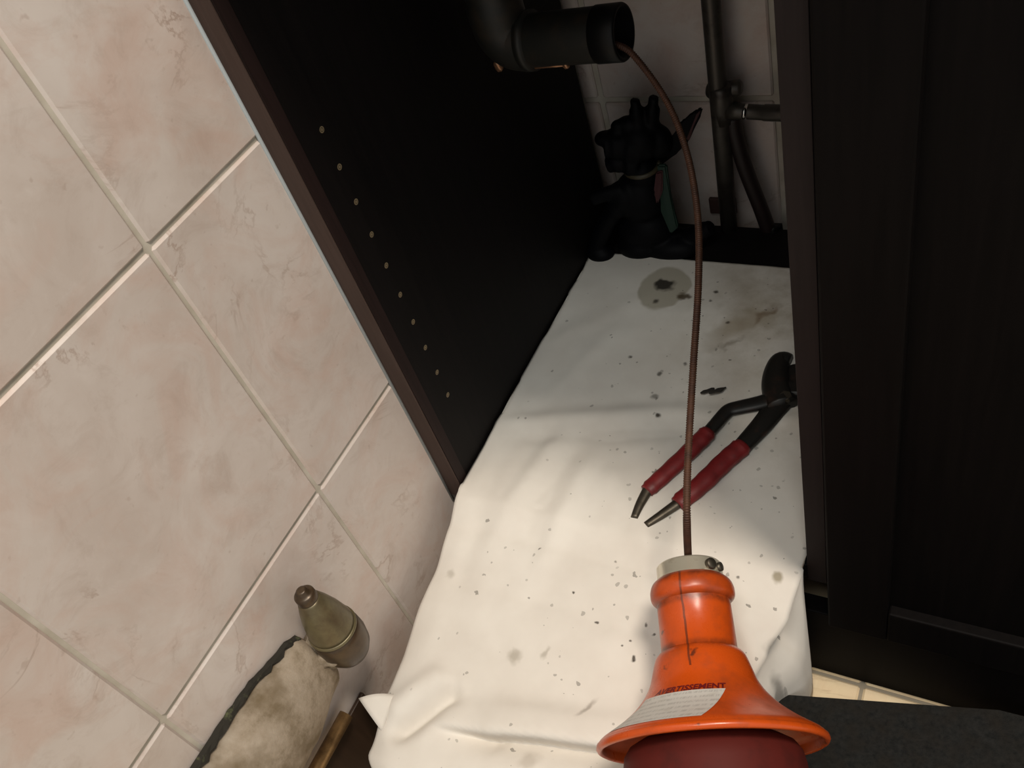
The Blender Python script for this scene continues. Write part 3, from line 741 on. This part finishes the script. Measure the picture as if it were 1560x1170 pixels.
# ------------------------------------------------------------------ black figurine in the far left corner
FY = 0.395
fig = tag(empty('animal_figurine', (0.09, FY - 0.01, 0.0188)), 'small black animal figurine with two upright ears in the back left corner', 'figurine')
V = Vector
def sculpt(name, parts, m, voxel=0.0017):
    bm = bmesh.new()
    for kind, p, q in parts:
        if kind == 'blob':
            b = blob_bm(p, q, 1, 0.0, 1, 3)
        else:
            b = tube_bm(spline(p, 5), q, n=14)
        tmp = bpy.data.meshes.new('tmp'); b.to_mesh(tmp); b.free(); bm.from_mesh(tmp); bpy.data.meshes.remove(tmp)
    bmesh.ops.recalc_face_normals(bm, faces=bm.faces)
    me = bpy.data.meshes.new(name); bm.to_mesh(me); bm.free()
    o = bpy.data.objects.new(name, me); COL.objects.link(o)
    rm = o.modifiers.new('remesh', 'REMESH'); rm.mode = 'VOXEL'; rm.voxel_size = voxel
    sm = o.modifiers.new('smooth', 'SMOOTH'); sm.factor = 0.5; sm.iterations = 10
    dg = bpy.context.evaluated_depsgraph_get()
    out = smooth(bpy.data.meshes.new_from_object(o.evaluated_get(dg)))
    bpy.data.objects.remove(o)
    return kid(link(name, out, m), fig)
sculpt('body', [
    ('blob', V((0.0966, 0.3800, 0.1646)), (0.025, 0.020, 0.024)), ('tube', [V((0.1000, 0.3800, 0.1581)), V((0.0784, 0.3740, 0.1650)), V((0.0619, 0.3680, 0.1672))], [0.020] * 4 + [0.0175] * 4 + [0.0150] * 3),
    ('blob', V((0.0627, 0.3680, 0.1746)), (0.010, 0.010, 0.008)), ('blob', V((0.0793, 0.3740, 0.1853)), (0.008, 0.007, 0.008)), ('blob', V((0.0890, 0.3780, 0.1852)), (0.012, 0.010, 0.010)),
    ('tube', [V((0.0928, 0.3780, 0.1392)), V((0.0749, 0.3720, 0.1429)), V((0.0603, 0.3680, 0.1401))], [0.016] * 4 + [0.012] * 4 + [0.0095] * 3),
    ('blob', V((0.0941, 0.3800, 0.1241)), (0.020, 0.018, 0.020)), ('blob', V((0.0868, 0.3780, 0.0915)), (0.030, 0.024, 0.034)),
    ('blob', V((0.0728, 0.3660, 0.0997)), (0.020, 0.016, 0.020)), ('blob', V((0.0867, 0.3800, 0.0477)), (0.036, 0.028, 0.030)),
    ('tube', [V((0.0768, 0.3660, 0.0999)), V((0.0620, 0.3620, 0.0856)), V((0.0433, 0.3580, 0.0590)), V((0.0288, 0.3540, 0.0314))], [0.014] * 6 + [0.011] * 12),
    ('tube', [V((0.0766, 0.3620, 0.1118)), V((0.0578, 0.3580, 0.1094)), V((0.0397, 0.3540, 0.1042))], 0.0085),
    ('blob', V((0.0788, 0.3700, 0.0286)), (0.028, 0.022, 0.018)), ('blob', V((0.1136, 0.3750, 0.0276)), (0.040, 0.024, 0.016)),
    ('blob', V((0.0346, 0.3520, 0.0265)), (0.018, 0.014, 0.010)),
    ('tube', [V((0.1031, 0.3800, 0.0225)), V((0.1329, 0.3800, 0.0348)), V((0.1560, 0.3780, 0.0478)), V((0.1658, 0.3780, 0.0542))], [0.015] * 5 + [0.011] * 7 + [0.009] * 4),
    ('tube', [V((0.1001, 0.3800, 0.1719)), V((0.1009, 0.3800, 0.1934)), V((0.1017, 0.3800, 0.2141))], [0.0100] * 4 + [0.0082] * 4 + [0.0055] * 3),
    ('tube', [V((0.1100, 0.3850, 0.1663)), V((0.1147, 0.3850, 0.1902)), V((0.1207, 0.3850, 0.2139))], [0.0100] * 4 + [0.0082] * 4 + [0.0055] * 3),
    ('blob', V((0.1168, 0.3860, 0.1601)), (0.016, 0.014, 0.020)),
], M['black_resin'])
cN = V((0.0942, 0.3830, 0.1306))
kid(tube('collar', [cN + V((0.019 * math.cos(a), 0.019 * math.sin(a), 0.002 * math.sin(a))) for a in [k * 2 * math.pi / 24 for k in range(25)]], 0.0030, M['gold_paint'], n=8), fig)
def slab(name, pts, th, m):
    bm = bmesh.new(); f_ = []
    for s in (-1, 1): f_.append([bm.verts.new(V(p) + V((0, s * th / 2, 0))) for p in pts])
    bm.faces.new(f_[0][::-1]); bm.faces.new(f_[1]); n = len(pts)
    for i in range(n): bm.faces.new((f_[0][i], f_[0][(i + 1) % n], f_[1][(i + 1) % n], f_[1][i]))
    bmesh.ops.bevel(bm, geom=bm.edges[:], offset=th * 0.3, segments=2, affect='EDGES')
    return kid(link(name, bm_mesh(bm, name), m), fig)
slab('wing', [(0.0956, 0.3920, 0.1261), (0.1170, 0.3920, 0.1503), (0.1353, 0.3920, 0.1644), (0.1426, 0.3920, 0.1811), (0.1539, 0.3920, 0.1857), (0.1613, 0.3920, 0.1949), (0.1684, 0.3920, 0.1963), (0.1635, 0.3920, 0.1842), (0.1563, 0.3920, 0.1717), (0.1488, 0.3920, 0.1573), (0.1337, 0.3920, 0.1423), (0.1134, 0.3920, 0.1266)], 0.007, M['black_resin'])
slab('wing_edge', [(0.1633, 0.3870, 0.1935), (0.1678, 0.3870, 0.1965), (0.1580, 0.3870, 0.1781), (0.1508, 0.3870, 0.1607), (0.1481, 0.3870, 0.1623)], 0.004, M['red_paint'])
slab('scarf', [(0.1151, 0.3780, 0.1365), (0.1256, 0.3780, 0.1368), (0.1264, 0.3720, 0.0980), (0.1325, 0.3660, 0.0622), (0.1217, 0.3660, 0.0519), (0.1116, 0.3720, 0.0810)], 0.006, M['green_paint'])
slab('scarf_border', [(0.1138, 0.3740, 0.1291), (0.1219, 0.3740, 0.1327), (0.1195, 0.3700, 0.1080), (0.1089, 0.3660, 0.0854), (0.1058, 0.3660, 0.0907)], 0.005, M['red_paint'])

# ------------------------------------------------------------------ cement-covered pipe, tap stub, brass pipe, shade sheet, left foreground
bm = bmesh.new()
NY, NA = 110, 26
cxh, czh, rh = -0.013, 0.060, 0.050
rings = []
for i in range(NY + 1):
    y = -0.52 + (0.52 - 0.212) * i / NY
    fall = 0.72 + 0.28 * min(1.0, (-0.2119 - y) / 0.009) ** 0.5
    ring = []
    for k in range(NA + 1):
        a = -1.35 + (1.35 + 1.32) * k / NA
        nn = noise.noise(Vector((math.cos(a) * 2, y * 30, math.sin(a) * 2 + 5)))
        n2 = noise.noise(Vector((math.cos(a) * 9, y * 130, math.sin(a) * 9)))
        r = lerp_table([(-0.30, rh + 0.001), (-0.272, rh), (-0.222, 0.0415)], y) * fall * (1 + 0.03 * nn + 0.018 * n2)
        ring.append(bm.verts.new((cxh + r * math.cos(a), y, czh + r * math.sin(a))))
    rings.append(ring)
for i in range(NY):
    for k in range(NA):
        bm.faces.new((rings[i][k], rings[i][k + 1], rings[i + 1][k + 1], rings[i + 1][k]))
bm.faces.new(rings[-1]); bm.faces.new(rings[0][::-1])
hump = tag(link('cement_cover', bm_mesh(bm, 'cement_cover', True), M['cement']), 'rough dirty cement lump covering a pipe along the tiled left wall', 'cement')
bm = bmesh.new()
prev = None
random.seed(7)
N = 60
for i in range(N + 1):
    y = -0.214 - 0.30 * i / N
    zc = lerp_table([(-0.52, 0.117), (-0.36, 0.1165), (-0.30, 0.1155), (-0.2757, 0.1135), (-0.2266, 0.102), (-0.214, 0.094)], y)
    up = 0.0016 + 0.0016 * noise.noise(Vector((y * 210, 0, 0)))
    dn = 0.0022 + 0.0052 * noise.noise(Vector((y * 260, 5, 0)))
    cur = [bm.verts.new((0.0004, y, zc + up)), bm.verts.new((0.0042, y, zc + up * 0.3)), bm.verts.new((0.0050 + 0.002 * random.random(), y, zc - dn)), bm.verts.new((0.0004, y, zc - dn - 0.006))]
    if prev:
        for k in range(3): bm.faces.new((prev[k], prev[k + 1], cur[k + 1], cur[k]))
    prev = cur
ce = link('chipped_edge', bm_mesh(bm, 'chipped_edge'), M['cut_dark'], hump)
# dollop of mortar round the stub's foot
for c_, r_, sd_ in (((0.022, -0.212, 0.072), (0.013, 0.014, 0.010), 3), ((0.012, -0.208, 0.080), (0.012, 0.012, 0.010), 5), ((0.006, -0.206, 0.072), (0.02, 0.012, 0.012), 8)):
    link('mortar_dollop', bm_mesh(blob_bm(c_, r_, sd_, 0.5, 1.6, 3), 'mortar_dollop', True), M['cement'], hump)

stub = tag(empty('tap_stub', (0.0295, -0.1985, 0.062)), 'olive brown conical tap stub sticking up beside the cement lump', 'tap')
kid(lathe('cone', [(0.034, 0.0196), (0.040, 0.0192), (0.055, 0.0165), (0.068, 0.0130), (0.078, 0.0095), (0.080, 0.0082)], M['olive'], n=36), stub).location = stub.location
kid(lathe('foot', [(-0.004, 0.0165), (0.004, 0.0200), (0.016, 0.0216), (0.026, 0.0212), (0.034, 0.0199), (0.0345, 0.015)], M['olive_dark'], n=36), stub).location = stub.location
kid(lathe('tip', [(0.079, 0.0078), (0.081, 0.0086), (0.087, 0.0084), (0.0885, 0.0070), (0.0890, 0.0046), (0.0925, 0.0044), (0.0935, 0.003)], M['olive_dark'], n=28), stub).location = stub.location
kid(lathe('ring', [(0.0325, 0.0200), (0.0335, 0.0208), (0.0350, 0.0206), (0.0358, 0.0194)], M['olive'], n=36), stub).location = stub.location
tag(tube('brass_pipe', [(0.0115, -0.232, -0.012), (0.0115, -0.30, -0.012), (0.0115, -0.50, -0.012)], 0.0065, M['brass'], n=16), 'thin brass pipe running below the cement lump', 'pipe')
tag(box('shade_sheet', (0.0008, -0.56, ZF + 0.0005), (0.0048, -0.205, -0.030), M['shade_brown'], bevel=0.001), 'dark brown sheet standing in for shade in the gap left of the cloth', 'shade')  # added dark sheet in place of shade between wall and cloth

# ------------------------------------------------------------------ charcoal pad, bottom right
q0, q1 = Vector((0.3255, -0.0650, -0.1000)), Vector((0.5011, -0.0210, -0.1000))
ed = (q1 - q0).normalized(); nd = Vector((ed.y, -ed.x, 0))
T_ = 0.049
q2 = q0 + ed * 0.013; q3 = q1 + ed * 0.006
poly = [q2, q2.lerp(q3, 0.33), q2.lerp(q3, 0.66), q3, Vector((0.62, -0.016, 0)), Vector((0.78, -0.018, 0)), Vector((0.79, -0.20, 0)), Vector((0.77, -0.36, 0)), Vector((0.52, -0.37, 0)), Vector((0.38, -0.35, 0)), Vector((0.350, -0.22, 0))]
bm = bmesh.new()
lo_ = [bm.verts.new((p.x, p.y, ZF + 0.0008)) for p in poly]; hi_ = [bm.verts.new((p.x, p.y, ZF + T_)) for p in poly]
bm.faces.new(lo_[::-1]); bm.faces.new(hi_)
for k in range(len(poly)): bm.faces.new((lo_[k], lo_[(k + 1) % len(poly)], hi_[(k + 1) % len(poly)], hi_[k]))
bmesh.ops.bevel(bm, geom=[e for e in bm.edges if e.calc_face_angle(0) > 0.5], offset=0.007, segments=3, affect='EDGES')
pad = link('kneeling_pad', bm_mesh(bm, 'kneeling_pad'), M['charcoal'])
tag(pad, 'charcoal textured pad on the floor in front of the right door', 'pad')

# ------------------------------------------------------------------ bits of debris on the cloth
def flake(path, r, label, m=M['soot'], name='debris_flake'):
    o = tube(name, spline(path, 5), lambda t: r * (0.25 + math.sin(math.pi * min(0.97, max(0.03, t)))) * (1 + 0.3 * math.sin(t * 17)), m, None, n=8, flat=0.35, up=(0, 0, 1))
    return tag(o, label, 'debris')
flake([Vector((0.2169, 0.1583, 0.0275)), Vector((0.2242, 0.1628, 0.0280)), Vector((0.2310, 0.1624, 0.0290)), Vector((0.2389, 0.1706, 0.0275))], 0.0030, 'black curled flake of debris on the cloth above the pliers')
flake([Vector((0.2544, 0.0083, 0.0215)), Vector((0.2602, 0.0054, 0.0230)), Vector((0.2622, 0.0097, 0.0215))], 0.0024, 'brown crumb on the cloth beside the cable near the auger collar', M['rust'])
